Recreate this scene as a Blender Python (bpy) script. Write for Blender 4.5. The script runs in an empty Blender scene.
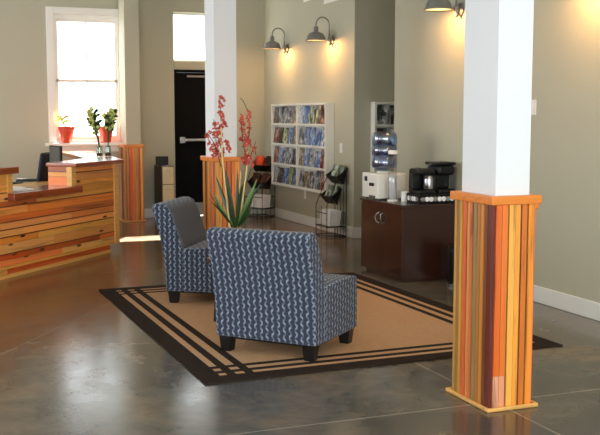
import bpy, bmesh, math, random
from mathutils import Vector, Matrix
random.seed(7)
S = bpy.context.scene
COL = S.collection
R = math.radians
PI = math.pi

# ------------------------------------------------------------------ camera, world, sun, large lights, exposure
cam = bpy.data.cameras.new('camera'); camo = bpy.data.objects.new('camera', cam); COL.objects.link(camo)
cam.sensor_fit = 'HORIZONTAL'; cam.sensor_width = 36.0; cam.lens = 970 / 600 * 36.0
cam.clip_start = 0.05; cam.clip_end = 200
camo.location = (0, 0, 1.5)
YAW, PITCH = R(21.3), R(5.97)
fwd = Vector((math.sin(YAW) * math.cos(PITCH), math.cos(YAW) * math.cos(PITCH), -math.sin(PITCH)))
camo.rotation_euler = fwd.to_track_quat('-Z', 'Y').to_euler()
S.camera = camo
cam.dof.use_dof = True; cam.dof.focus_distance = 5.2; cam.dof.aperture_fstop = 14.0

w = bpy.data.worlds.new('world'); S.world = w; w.use_nodes = True
bg = w.node_tree.nodes['Background']; bg.inputs[0].default_value = (0.93, 0.97, 1.0, 1); bg.inputs[1].default_value = 5.0

sun = bpy.data.lights.new('sun', 'SUN'); sun.energy = 110; sun.angle = R(0.5); sun.color = (1, .97, .92)
suno = bpy.data.objects.new('sun', sun); COL.objects.link(suno); suno.location = (8, 20, 10)
suno.rotation_euler = Vector((1.37, 2.52, 2.68)).to_track_quat('Z', 'Y').to_euler()

def area(name, loc, size, direction, radiance, color):
    l = bpy.data.lights.new(name, 'AREA'); l.shape = 'RECTANGLE'; l.size, l.size_y = size
    l.energy = radiance * PI * size[0] * size[1]; l.color = color
    o = bpy.data.objects.new(name, l); COL.objects.link(o); o.location = loc
    o.rotation_euler = Vector(direction).to_track_quat('-Z', 'Z').to_euler()
    return o
DAY = (0.87, 0.95, 1.0)
for k, x in enumerate((-3.2, 0.0, 3.1)):
    area('daylight_street_window', (x, -3.42, 1.75), (2.3, 2.7), (0, 1, 0), 9.6, DAY)
for y, q in ((0.5, 0.4), (5.0, .6), (9.2, 5.0), (12.2, 9.0)):
    area('added_side_fill', (-4.92, y, 1.9), (2.4, 2.2), (1, 0, 0), q, DAY)  # added fill from the left, brightens the rear walls and column sides
S.view_settings.view_transform = 'Standard'; S.view_settings.look = 'None'
S.view_settings.exposure = -0.22; S.view_settings.gamma = 1.0; S.view_settings.use_curve_mapping = False
S.cycles.use_denoising = True
S.cycles.max_bounces = 8; S.cycles.diffuse_bounces = 5; S.cycles.sample_clamp_indirect = 6.0
S.cycles.caustics_reflective = False; S.cycles.caustics_refractive = False

# ------------------------------------------------------------------ helpers
def lin(c):
    return tuple(((v / 255) / 12.92 if v / 255 <= .04045 else ((v / 255 + .055) / 1.055) ** 2.4) for v in c)

class MB:
    """collects shapes into one mesh, optional colour attribute per face"""
    def __init__(s): s.v = []; s.f = []; s.c = []; s.col = (1, 1, 1); s.M = Matrix.Identity(4)
    def raw(s, vs, fs):
        b = len(s.v); s.v += [tuple(s.M @ Vector(v)) for v in vs]
        s.f += [tuple(b + i for i in f) for f in fs]; s.c += [s.col] * len(fs); return s
    def box(s, x0, x1, y0, y1, z0, z1):
        return s.raw([(x0, y0, z0), (x1, y0, z0), (x1, y1, z0), (x0, y1, z0), (x0, y0, z1), (x1, y0, z1), (x1, y1, z1), (x0, y1, z1)],
                     [(0, 3, 2, 1), (4, 5, 6, 7), (0, 1, 5, 4), (1, 2, 6, 5), (2, 3, 7, 6), (3, 0, 4, 7)])
    def prism(s, pts, z0, z1):
        n = len(pts); a = sum(pts[i][0] * pts[(i + 1) % n][1] - pts[(i + 1) % n][0] * pts[i][1] for i in range(n))
        if a < 0: pts = pts[::-1]
        return s.raw([(p[0], p[1], z0) for p in pts] + [(p[0], p[1], z1) for p in pts],
                     [tuple(range(n))[::-1], tuple(range(n, 2 * n))] + [(i, (i + 1) % n, n + (i + 1) % n, n + i) for i in range(n)])
    def lathe(s, prof, c=(0, 0, 0), n=24, caps=True):
        vs = []; fs = []
        for r, z in prof:
            for k in range(n): a = 2 * PI * k / n; vs.append((c[0] + r * math.cos(a), c[1] + r * math.sin(a), c[2] + z))
        m = len(prof)
        for j in range(m - 1):
            for k in range(n): fs.append((j * n + k, j * n + (k + 1) % n, (j + 1) * n + (k + 1) % n, (j + 1) * n + k))
        if caps: fs.append(tuple(range(n))[::-1]); fs.append(tuple(range((m - 1) * n, m * n)))
        return s.raw(vs, fs)
    def tube(s, pts, r, n=8, r1=None):
        pts = [Vector(p) for p in pts]; vs = []; fs = []; m = len(pts); up = Vector((0.13, 0.31, 0.94))
        for j, p in enumerate(pts):
            t = (pts[min(j + 1, m - 1)] - pts[max(j - 1, 0)]).normalized()
            if abs(t.dot(up)) > .98: u = t.cross(Vector((1, 0, 0))).normalized()
            else: u = t.cross(up).normalized()
            v = t.cross(u); rr = r if r1 is None else r + (r1 - r) * j / (m - 1)
            for k in range(n): a = 2 * PI * k / n; vs.append(p + u * rr * math.cos(a) + v * rr * math.sin(a))
        for j in range(m - 1):
            for k in range(n): fs.append((j * n + k, j * n + (k + 1) % n, (j + 1) * n + (k + 1) % n, (j + 1) * n + k))
        fs.append(tuple(range(n))[::-1]); fs.append(tuple(range((m - 1) * n, m * n)))
        return s.raw([tuple(v) for v in vs], fs)
    def build(s, name, mat, parent=None, bevel=0, smooth=False, uv=False, seg=2, loc=None, rotz=0):
        me = bpy.data.meshes.new(name); me.from_pydata(s.v, [], s.f); me.update()
        at = me.color_attributes.new('tint', 'FLOAT_COLOR', 'CORNER')
        for p in me.polygons:
            c = s.c[p.index]
            for li in p.loop_indices: at.data[li].color = (c[0], c[1], c[2], 1)
        bm = bmesh.new(); bm.from_mesh(me); bmesh.ops.recalc_face_normals(bm, faces=bm.faces); bm.to_mesh(me); bm.free()
        if uv:
            ul = me.uv_layers.new(name='UVMap')
            for p in me.polygons:
                n = p.normal
                for li in p.loop_indices:
                    co = me.vertices[me.loops[li].vertex_index].co
                    if abs(n.z) > .8: ul.data[li].uv = (co.y, co.x)
                    elif abs(n.x) > abs(n.y): ul.data[li].uv = (co.y, co.z)
                    else: ul.data[li].uv = (co.x, co.z)
        o = bpy.data.objects.new(name, me); COL.objects.link(o)
        if mat: me.materials.append(mat)
        if parent: o.parent = parent
        if loc: o.location = loc
        if rotz: o.rotation_euler.z = rotz
        if smooth:
            for p in me.polygons: p.use_smooth = True
        if bevel:
            b = o.modifiers.new('bevel', 'BEVEL'); b.width = bevel; b.segments = seg; b.limit_method = 'ANGLE'; b.angle_limit = R(35)
            for p in me.polygons: p.use_smooth = True
            wn = o.modifiers.new('wn', 'WEIGHTED_NORMAL'); wn.keep_sharp = True
        return o

def tag(o, label, cat, group=None, kind=None):
    o['label'] = label; o['category'] = cat
    if group: o['group'] = group
    if kind: o['kind'] = kind
    return o
def thing(name, label, cat, loc=(0, 0, 0), rotz=0, group=None):
    o = bpy.data.objects.new(name, None); COL.objects.link(o); o.location = loc; o.rotation_euler = (0, 0, rotz)
    o.empty_display_size = .1
    return tag(o, label, cat, group)
def struct(o, label, cat):
    return tag(o, label, cat, None, 'structure')
def copy_tree(o, parent=None):
    c = o.copy(); COL.objects.link(c)
    if parent: c.parent = parent
    for ch in list(o.children): copy_tree(ch, c)
    return c

# ------------------------------------------------------------------ materials
def newmat(name):
    m = bpy.data.materials.new(name); m.use_nodes = True; nt = m.node_tree
    b = nt.nodes['Principled BSDF']; return m, nt, b
def N(nt, t, **kw):
    n = nt.nodes.new(t)
    for k, v in kw.items(): setattr(n, k, v)
    return n
def L(nt, a, b): nt.links.new(a, b)
def math_n(nt, op, a, b=None, clamp=False):
    n = N(nt, 'ShaderNodeMath', operation=op); n.use_clamp = clamp
    for i, v in enumerate((a, b)):
        if v is None: continue
        if isinstance(v, (int, float)): n.inputs[i].default_value = v
        else: L(nt, v, n.inputs[i])
    return n.outputs[0]
def mix(nt, fac, a, b, mode='MIX'):
    n = N(nt, 'ShaderNodeMix', data_type='RGBA', blend_type=mode)
    for i, v in ((0, fac), (6, a), (7, b)):
        if isinstance(v, (int, float)): n.inputs[i].default_value = v
        elif isinstance(v, tuple): n.inputs[i].default_value = (*v[:3], 1)
        else: L(nt, v, n.inputs[i])
    return n.outputs[2]
def ramp(nt, fac, stops):
    n = N(nt, 'ShaderNodeValToRGB'); L(nt, fac, n.inputs[0]); e = n.color_ramp.elements
    while len(e) < len(stops): e.new(.5)
    for k, (p, c) in enumerate(stops):
        e[k].position = p; e[k].color = (*c, 1) if len(c) == 3 else c
    return n.outputs[0]
def noise(nt, vec, scale, detail=4, rough=.5, dist=0):
    n = N(nt, 'ShaderNodeTexNoise'); n.inputs['Scale'].default_value = scale; n.inputs['Detail'].default_value = detail
    n.inputs['Roughness'].default_value = rough; n.inputs['Distortion'].default_value = dist
    if vec is not None: L(nt, vec, n.inputs['Vector'])
    return n.outputs[0]
def mapped(nt, out, scale=(1, 1, 1), loc=None):
    m = N(nt, 'ShaderNodeMapping'); m.inputs['Scale'].default_value = scale
    if loc is not None:
        if isinstance(loc, tuple): m.inputs['Location'].default_value = loc
        else: L(nt, loc, m.inputs['Location'])
    L(nt, out, m.inputs['Vector']); return m.outputs[0]
def bump(nt, b, h, strength=.2, dist=.01):
    n = N(nt, 'ShaderNodeBump'); n.inputs['Strength'].default_value = strength; n.inputs['Distance'].default_value = dist
    L(nt, h, n.inputs['Height']); L(nt, n.outputs[0], b.inputs['Normal'])

def plain(name, rgb, rough=.5, metal=0, var=.06, scale=6, spec=.5, trans=0):
    m, nt, b = newmat(name); c = lin(rgb)
    tc = N(nt, 'ShaderNodeTexCoord')
    f = noise(nt, tc.outputs['Object'], scale, 3)
    L(nt, mix(nt, f, tuple(v * (1 - var) for v in c), tuple(min(1, v * (1 + var)) for v in c)), b.inputs['Base Color'])
    b.inputs['Roughness'].default_value = rough; b.inputs['Metallic'].default_value = metal
    b.inputs['Specular IOR Level'].default_value = spec
    return m

def wood(name, axis, tint=True, base=(205, 130, 60), rough=.35, knots=True, contrast=.5, gs=1.0, coat=.25):
    """grain stretched along axis (0,1,2); planks tinted by the mesh colour attribute"""
    m, nt, b = newmat(name); tc = N(nt, 'ShaderNodeTexCoord')
    sc = [34 * gs, 34 * gs, 34 * gs]; sc[axis] = 1.6 * gs
    at = N(nt, 'ShaderNodeAttribute', attribute_name='tint')
    off = N(nt, 'ShaderNodeVectorMath', operation='SCALE'); L(nt, at.outputs['Color'], off.inputs[0]); off.inputs['Scale'].default_value = 37.0
    vec = mapped(nt, tc.outputs['Object'], tuple(sc), off.outputs[0])
    g = noise(nt, vec, 1.0, 6, .62, .6)
    gr = ramp(nt, g, [(.30, (1 - contrast,) * 3), (.43, (1.0,) * 3), (.60, (1.15,) * 3), (.72, (.72,) * 3)])
    col = mix(nt, 1.0, at.outputs['Color'] if tint else lin(base), gr, 'MULTIPLY')
    if knots:
        sk = [9, 9, 9]; sk[axis] = 2.6
        v = N(nt, 'ShaderNodeTexVoronoi'); v.inputs['Scale'].default_value = 1.0
        L(nt, mapped(nt, tc.outputs['Object'], tuple(sk), off.outputs[0]), v.inputs['Vector'])
        k = ramp(nt, v.outputs['Distance'], [(.07, (1, 1, 1)), (.15, (0, 0, 0))])
        col = mix(nt, k, col, lin((70, 25, 8)))
    L(nt, col, b.inputs['Base Color']); b.inputs['Roughness'].default_value = rough
    b.inputs['Coat Weight'].default_value = coat; b.inputs['Coat Roughness'].default_value = .18
    bump(nt, b, g, .08, .004)
    return m

def paint(name, rgb, rough=.75):
    m, nt, b = newmat(name); tc = N(nt, 'ShaderNodeTexCoord'); c = lin(rgb)
    f = noise(nt, tc.outputs['Object'], 1.3, 3); g = noise(nt, tc.outputs['Object'], 160, 2)
    L(nt, mix(nt, f, tuple(v * .96 for v in c), tuple(v * 1.04 for v in c)), b.inputs['Base Color'])
    b.inputs['Roughness'].default_value = rough; bump(nt, b, g, .06, .002)
    return m
M = {}
M['wall'] = paint('sage_grey_paint', (184, 180, 158))
M['ceiling'] = paint('ceiling_paint', (226, 225, 218))
M['trim'] = paint('white_trim_paint', (236, 234, 226), .4)
M['column'] = paint('white_column_paint', (228, 230, 233), .5)
M['laminate'] = plain('white_laminate', (236, 233, 222), .4, var=.02)
M['black'] = plain('black_plastic', (9, 9, 10), .42, var=.2, spec=.35)
M['blackmetal'] = plain('black_wire', (18, 18, 19), .45, metal=.3)
M['blackdoor'] = plain('black_door_paint', (6, 6, 7), .7, var=.2, spec=.12)
M['steel'] = plain('brushed_steel', (190, 190, 192), .28, metal=1)
M['galv'] = plain('galvanised_metal', (132, 130, 126), .42, metal=.35, var=.12, scale=30)
M['leg'] = plain('black_stained_leg', (17, 15, 17), .35)
M['paper'] = plain('white_paper', (240, 240, 240), .8, var=.03)
M['terracotta'] = plain('red_glazed_terracotta', (186, 62, 30), .45, var=.12)
M['tan'] = plain('tan_painted_metal', (222, 204, 160), .5)
M['darkgrey'] = plain('dark_grey_metal', (74, 72, 66), .5)
M['navy'] = plain('navy_fabric', (22, 28, 48), .8, var=.2, scale=60)
M['soil'] = plain('dark_soil', (40, 28, 20), .95, var=.4, scale=90)
M['stake'] = plain('pale_bamboo', (222, 196, 132), .6, var=.15, scale=30)
M['leaf'] = plain('dark_green_leaf', (34, 58, 24), .4, var=.45, scale=9)
M['leafmid'] = plain('mid_green_leaf', (84, 118, 44), .4, var=.4, scale=12)
M['leafpale'] = plain('pale_leaf', (196, 206, 120), .5, var=.2, scale=14)
M['leaflight'] = plain('light_green_leaf', (118, 160, 48), .45, var=.3, scale=14)
M['palebud'] = plain('pale_yellow_green_buds', (214, 220, 130), .5, var=.3, scale=30)
M['petal'] = plain('coral_red_petal', (188, 76, 62), .6, var=.5, scale=40)
M['petalheart'] = plain('pale_pink_petal', (236, 178, 160), .55, var=.2)
M['twig'] = plain('dark_twig', (62, 46, 30), .8)
M['espresso'] = wood('espresso_wood_veneer', 2, tint=False, base=(48, 22, 14), rough=.25, knots=False, contrast=.25, gs=.6)
M['palewood'] = wood('pale_pine_trim', 0, tint=False, base=(224, 168, 92), rough=.4, knots=False, contrast=.2)
M['capwood'] = wood('orange_pine_trim', 0, tint=False, base=(222, 128, 46), rough=.3, knots=False, contrast=.25)
M['counterwood'] = wood('red_brown_counter_wood', 0, tint=False, base=(148, 66, 24), rough=.22, knots=False, contrast=.35, coat=.6)
M['plank_v'] = wood('reclaimed_vertical_strips', 2, contrast=.85, knots=False, gs=.55)
M['plank_p'] = wood('pilaster_strips', 2, contrast=.3, knots=False)
M['plank_h'] = wood('reclaimed_horizontal_planks', 0, contrast=.7, gs=.6)
M['tabletop'] = wood('dark_table_wood', 0, tint=False, base=(50, 30, 20), rough=.3, knots=False)

def glass(name, col=(1, 1, 1), gloss=.06, rough=.0):
    m = bpy.data.materials.new(name); m.use_nodes = True; nt = m.node_tree; nt.nodes.clear()
    o = N(nt, 'ShaderNodeOutputMaterial'); mx = N(nt, 'ShaderNodeMixShader'); t = N(nt, 'ShaderNodeBsdfTransparent'); g = N(nt, 'ShaderNodeBsdfGlossy')
    t.inputs[0].default_value = (*col, 1); g.inputs[1].default_value = rough
    fr = N(nt, 'ShaderNodeLayerWeight'); fr.inputs[0].default_value = .5
    f = math_n(nt, 'ADD', math_n(nt, 'MULTIPLY', math_n(nt, 'POWER', fr.outputs['Facing'], 4.0), .6), gloss, True)
    L(nt, f, mx.inputs[0]); L(nt, t.outputs[0], mx.inputs[1]); L(nt, g.outputs[0], mx.inputs[2]); L(nt, mx.outputs[0], o.inputs[0])
    return m
M['pane'] = glass('window_glass', (.97, .98, .97), .02)
M['clear'] = glass('clear_plastic', (.86, .88, .9), .1, .05)
M['bottle'] = glass('blue_bottle_plastic', (.42, .56, .78), .22, .06)
M['vase'] = glass('vase_glass', (.8, .88, .8), .12, .02)

# polished concrete
m, nt, b = newmat('polished_stained_concrete'); M['floor'] = m
tc = N(nt, 'ShaderNodeTexCoord'); P = tc.outputs['Object']
n1 = noise(nt, P, .9, 6, .6, .7); n2 = noise(nt, P, 5, 6, .65, .3); n3 = noise(nt, P, 45, 3)
c1 = ramp(nt, n1, [(.32, lin((72, 69, 65))), (.5, lin((102, 96, 86))), (.66, lin((126, 107, 86)))])
c2 = mix(nt, .55, c1, ramp(nt, n2, [(.3, (.55, .54, .53)), (.5, (1, 1, 1)), (.7, (1.5, 1.45, 1.35))]), 'MULTIPLY')
sx = N(nt, 'ShaderNodeSeparateXYZ'); L(nt, P, sx.inputs[0]); X_, Y_ = sx.outputs[0], sx.outputs[1]
# brown tint, stronger towards the far left of the lobby
st = math_n(nt, 'MULTIPLY', math_n(nt, 'SUBTRACT', math_n(nt, 'ADD', Y_, math_n(nt, 'MULTIPLY', n1, 2.2)), math_n(nt, 'ADD', math_n(nt, 'MULTIPLY', X_, .5), 7.0)), .7, True)
c3 = mix(nt, math_n(nt, 'MULTIPLY', st, .85), c2, mix(nt, 1.0, c2, (1.05, .72, .46), 'MULTIPLY'))
d = None
for a, c, wd in ((X_, 2.765, .006), (Y_, 4.275, .006), (Y_, 9.3, .006), (X_, -1.9, .006)):
    t = math_n(nt, 'LESS_THAN', math_n(nt, 'ABSOLUTE', math_n(nt, 'SUBTRACT', a, c)), wd)
    d = t if d is None else math_n(nt, 'MAXIMUM', d, t)
dg = math_n(nt, 'SUBTRACT', math_n(nt, 'SUBTRACT', Y_, math_n(nt, 'MULTIPLY', X_, 1.523)), 5.642)
dg = math_n(nt, 'MULTIPLY', math_n(nt, 'LESS_THAN', math_n(nt, 'ABSOLUTE', dg), .008), math_n(nt, 'LESS_THAN', X_, 1.4))
d = math_n(nt, 'MAXIMUM', d, dg)
c4 = mix(nt, math_n(nt, 'MULTIPLY', d, .45), c3, lin((190, 178, 156)))
L(nt, c4, b.inputs['Base Color'])
L(nt, math_n(nt, 'ADD', math_n(nt, 'MULTIPLY', n2, .20), .085), b.inputs['Roughness'])
b.inputs['Specular IOR Level'].default_value = .55
bump(nt, b, n1, .05, .02)

# rug
RX0, RX1, RY0, RY1 = 1.41, 3.84, 5.16, 8.37
m, nt, b = newmat('sisal_rug_with_stripes'); M['rug'] = m
tc = N(nt, 'ShaderNodeTexCoord'); sx = N(nt, 'ShaderNodeSeparateXYZ'); L(nt, tc.outputs['Object'], sx.inputs[0])
HX, HY = (RX1 - RX0) / 2, (RY1 - RY0) / 2
def tanmask(o, h):
    dist = math_n(nt, 'SUBTRACT', h, math_n(nt, 'ABSOLUTE', o)); r = None
    for a, c in ((.125, .17), (.225, .28), (.335, 9)):
        q = math_n(nt, 'MULTIPLY', math_n(nt, 'GREATER_THAN', dist, a), math_n(nt, 'LESS_THAN', dist, c))
        r = q if r is None else math_n(nt, 'MAXIMUM', r, q)
    return r
tm = math_n(nt, 'MULTIPLY', tanmask(sx.outputs[0], HX), tanmask(sx.outputs[1], HY))
wv = N(nt, 'ShaderNodeTexWave'); wv.inputs['Scale'].default_value = 55; wv.inputs['Distortion'].default_value = 1.5; L(nt, tc.outputs['Object'], wv.inputs['Vector'])
nn = noise(nt, tc.outputs['Object'], 60, 3); nb = noise(nt, tc.outputs['Object'], 2.2, 3)
tanc = mix(nt, nn, lin((188, 146, 110)), lin((222, 184, 144))); tanc = mix(nt, math_n(nt, 'MULTIPLY', wv.outputs[1], .25), tanc, lin((150, 108, 70)))
tanc = mix(nt, math_n(nt, 'MULTIPLY', nb, .4), tanc, lin((190, 138, 98)))
dk = mix(nt, nn, lin((34, 26, 22)), lin((56, 44, 36)))
L(nt, mix(nt, tm, dk, tanc), b.inputs['Base Color']); b.inputs['Roughness'].default_value = .95; b.inputs['Specular IOR Level'].default_value = .15
bump(nt, b, nn, .4, .004)

# upholstery : columns of wavy chain links
def upholstery(name, light, dark, sx_=.040, sy_=.062, blend=1.0):
    m, nt, b = newmat(name); uv = N(nt, 'ShaderNodeUVMap', uv_map='UVMap'); s = N(nt, 'ShaderNodeSeparateXYZ'); L(nt, uv.outputs[0], s.inputs[0])
    U, V = s.outputs[0], s.outputs[1]
    ph = math_n(nt, 'MULTIPLY', V, 2 * PI / sy_)
    wob = math_n(nt, 'MULTIPLY', math_n(nt, 'SINE', ph), .14)
    u = math_n(nt, 'ADD', math_n(nt, 'DIVIDE', U, sx_), wob)
    fr = math_n(nt, 'ABSOLUTE', math_n(nt, 'SUBTRACT', math_n(nt, 'FRACT', u), .5))          # 0 middle .. .5 edge
    wid = math_n(nt, 'ADD', math_n(nt, 'MULTIPLY', math_n(nt, 'ABSOLUTE', math_n(nt, 'COSINE', ph)), .14), .10)
    k = math_n(nt, 'MULTIPLY', math_n(nt, 'SUBTRACT', wid, fr), 14.0, True)
    fn = noise(nt, uv.outputs[0], 400, 2)
    seg = math_n(nt, 'ADD', math_n(nt, 'MULTIPLY', math_n(nt, 'SINE', math_n(nt, 'ADD', ph, math_n(nt, 'MULTIPLY', math_n(nt, 'FLOOR', u), 2.1))), .38), .66)
    col = mix(nt, math_n(nt, 'MULTIPLY', k, seg), lin(dark), lin(light)); col = mix(nt, .22, col, fn, 'OVERLAY')
    L(nt, col, b.inputs['Base Color']); b.inputs['Roughness'].default_value = .85
    b.inputs['Specular IOR Level'].default_value = .25; b.inputs['Sheen Weight'].default_value = .15
    bump(nt, b, fn, .15, .002); return m
M['fabric'] = upholstery('blue_link_upholstery', (146, 158, 176), (52, 58, 74), .0405, .05)
M['greyfabric'] = plain('plain_grey_upholstery', (92, 94, 102), .9, var=.1, scale=80, spec=.2)

# printed covers
def cover(name, a, bb, c, sc=3.2):
    m, nt, b = newmat(name); tc = N(nt, 'ShaderNodeTexCoord'); oi = N(nt, 'ShaderNodeObjectInfo')
    cb = N(nt, 'ShaderNodeCombineXYZ')
    for i, k in enumerate((31, 57, 13)): L(nt, math_n(nt, 'MULTIPLY', oi.outputs['Random'], k), cb.inputs[i])
    vec = mapped(nt, tc.outputs['Object'], (1, 1, 1), cb.outputs[0])
    v = N(nt, 'ShaderNodeTexVoronoi'); v.inputs['Scale'].default_value = sc; v.distance = 'CHEBYCHEV'; L(nt, vec, v.inputs['Vector'])
    s = N(nt, 'ShaderNodeSeparateColor'); L(nt, v.outputs['Color'], s.inputs[0])
    col = ramp(nt, s.outputs[0], [(0, lin(a)), (.45, lin(bb)), (.8, lin(c))]); 
    col = mix(nt, .6, col, ramp(nt, noise(nt, vec, 4.5, 4), [(.38, (.06, .06, .06)), (.56, (1.1, 1.1, 1.1)), (.7, (2, 2, 2))]), 'MULTIPLY')
    L(nt, col, b.inputs['Base Color']); b.inputs['Roughness'].default_value = .3
    return m
COVERS = [('blue', cover('cover_blue', (40, 66, 130), (190, 200, 215), (70, 110, 170))),
          ('dark', cover('cover_dark', (30, 28, 30), (84, 60, 50), (120, 120, 120))),
          ('green', cover('cover_green', (70, 96, 50), (150, 160, 100), (200, 200, 180))),
          ('grey', cover('cover_grey', (120, 122, 126), (205, 205, 205), (70, 70, 78))),
          ('red', cover('cover_red', (130, 40, 34), (70, 40, 32), (196, 150, 130))),
          ('tan', cover('cover_tan', (170, 140, 104), (96, 80, 66), (212, 200, 176))),
          ('pale blue', cover('cover_pale', (150, 176, 206), (232, 232, 232), (90, 120, 160)))]
M['orangecover'] = cover('cover_orange', (214, 88, 44), (190, 60, 36), (60, 40, 30))
M['darkcover'] = cover('cover_dark_mix', (40, 44, 34), (120, 60, 44), (30, 30, 28), 14)
M['greencover'] = cover('cover_leafy', (96, 124, 52), (190, 200, 196), (38, 50, 30), 14)

# ------------------------------------------------------------------ room shell
XR, XN, YF, YP, YN = 4.93, 4.61, 14.15, 10.83, 9.12
ZC = 3.9
struct(MB().box(-5.2, 7, -3.8, 14.6, -.2, 0).build('floor', M['floor']), 'polished stained concrete floor with saw cut joints', 'floor')
struct(MB().box(-5.2, 7, -3.8, 14.6, ZC, ZC + .2).build('ceiling', M['ceiling']), 'flat white ceiling above the lobby', 'ceiling')
def wall_open(axis, a0, a1, d0, d1, opens):
    """wall along axis ('x' or 'y') from a0 to a1, depth d0..d1, rectangular openings (a,b,z0,z1)"""
    mb = MB()
    def bx(p, q, z0, z1):
        if q - p < 1e-4 or z1 - z0 < 1e-4: return
        if axis == 'x': mb.box(p, q, d0, d1, z0, z1)
        else: mb.box(d0, d1, p, q, z0, z1)
    cuts = sorted({a0, a1} | {v for o in opens for v in o[:2]})
    for p, q in zip(cuts[:-1], cuts[1:]):
        z = 0
        for o in sorted([o for o in opens if o[0] <= p + 1e-6 and o[1] >= q - 1e-6], key=lambda o: o[2]):
            bx(p, q, z, o[2]); z = o[3]
        bx(p, q, z, ZC)
    return mb
WX0, WX1, WZ0, WZ1 = 1.80, 2.715, 1.12, 2.93
DX0, DX1 = 3.52, 4.47
TZ0, TZ1 = 2.31, 3.02
struct(wall_open('x', -5.2, 7, YF, YF + .22, [(WX0, WX1, WZ0, WZ1), (DX0, DX1, 0, 2.185), (DX0, DX1, TZ0, TZ1)]).build('wall_far', M['wall']), 'sage grey far wall with tall window and black door', 'wall')
struct(MB().box(XR, 7, YP, YF, 0, ZC).build('wall_right_rear', M['wall']), 'tan lit wall carrying the large magazine rack', 'wall')
struct(MB().box(XN, 7, -3.5, YN, 0, ZC).build('wall_right_front', M['wall']), 'greige wall behind the dark cabinet and near column', 'wall')
struct(MB().box(6.9, 7.2, YN, YP, 0, ZC).build('wall_alcove', M['wall']), 'end wall of the recess behind the water cooler', 'wall')
struct(wall_open('y', -3.5, YF, -5.2, -5, [(-.7, 1.7, .8, 3.0), (3.8, 6.2, .8, 3.0), (8.0, 10.4, .8, 3.0), (11.0, 13.4, .8, 3.0)]).build('wall_left', M['wall']), 'painted left wall of the lobby', 'wall')  # openings cut for the added side windows
struct(wall_open('x', -5.2, 7, -3.72, -3.5, [(-4.35, -2.05, .4, 3.1), (-1.15, 1.15, .4, 3.1), (1.95, 4.25, .4, 3.1)]).build('wall_street', M['wall']), 'street side wall with three shop windows', 'wall')
# baseboards
def bb(name, x0, x1, y0, y1, label):
    mb = MB().box(x0, x1, y0, y1, 0, .135)
    struct(mb.build(name, M['trim'], bevel=.008), label, 'baseboard')
bb('baseboard_far_left', 2.9, 3.42, YF - .02, YF - .001, 'white baseboard between striped pilaster and black door')
bb('baseboard_far_right', 4.57, 4.91, YF - .02, YF - .001, 'white baseboard right of the black door')
bb('baseboard_right_rear', XR - .02, XR - .001, YP - .02, YF - .02, 'white baseboard under the large magazine rack')
bb('baseboard_pier', XR - .02, 6.88, YP - .02, YP - .001, 'white baseboard turning into the recess')
bb('baseboard_right_front', XN - .02, XN - .001, -3.4, YN + .02, 'white baseboard along the wall behind the near column')
bb('baseboard_far_window', -4.9, 2.5, YF - .02, YF - .001, 'white baseboard under the tall window')

# window_1 : tall double hung window
win = bpy.data.objects.new('window_1', None); COL.objects.link(win); win.location = ((WX0 + WX1) / 2, YF, WZ0)
struct(win, 'tall white double-hung window with two red pots on its sill', 'window')
cx, cz = (WX0 + WX1) / 2, WZ0; hw = (WX1 - WX0) / 2; H = WZ1 - WZ0
mb = MB().box(-hw - .105, -hw, -.03, 0, 0, H + .095).box(hw, hw + .055, -.03, 0, 0, H + .095).box(-hw, hw, -.03, 0, H, H + .095)
mb.build('casing', M['trim'], win, bevel=.004)
mb = MB().box(-hw, -hw + .02, .02, .18, 0, H).box(hw - .02, hw, .02, .18, 0, H).box(-hw + .02, hw - .02, .02, .18, H - .05, H).box(-hw + .02, hw - .02, .02, .18, 0, .05)
mb.build('frame', M['trim'], win, bevel=.003)
MR = 2.0 - WZ0
mb = MB().box(-hw + .02, hw - .02, .05, .09, MR - .02, MR + .025).box(-hw + .02, -hw + .055, .05, .09, .05, H - .05).box(hw - .055, hw - .02, .05, .09, .05, H - .05).box(-hw + .055, hw - .055, .05, .09, .05, .1).box(-hw + .055, hw - .055, .05, .09, H - .1, H - .05)
mb.box(-.01, .01, .06, .08, .1, H - .1)
mb.build('sash', M['trim'], win, bevel=.003)
MB().box(-hw + .03, hw - .03, .066, .072, .06, H - .06).build('pane', M['pane'], win)
MB().box(-hw - .16, hw + .16, -.16, .05, -.045, 0).build('window_sill', M['trim'], win, bevel=.008)
MB().box(-hw - .1, hw + .1, -.025, 0, -.13, -.045).build('apron', M['trim'], win, bevel=.004)
# window_2 : transom
tr = bpy.data.objects.new('window_2', None); COL.objects.link(tr); tr.location = ((DX0 + DX1) / 2, YF, TZ0)
struct(tr, 'bright transom window above the black door', 'window')
hw = (DX1 - DX0) / 2; H = TZ1 - TZ0
MB().box(-hw, -hw + .02, .08, .18, 0, H).box(hw - .02, hw, .08, .18, 0, H).box(-hw + .02, hw - .02, .08, .18, H - .03, H).box(-hw + .02, hw - .02, .08, .18, 0, .03).build('frame', M['trim'], tr)
MB().box(-hw + .02, hw - .02, .12, .126, .03, H - .03).build('pane', M['pane'], tr)
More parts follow.
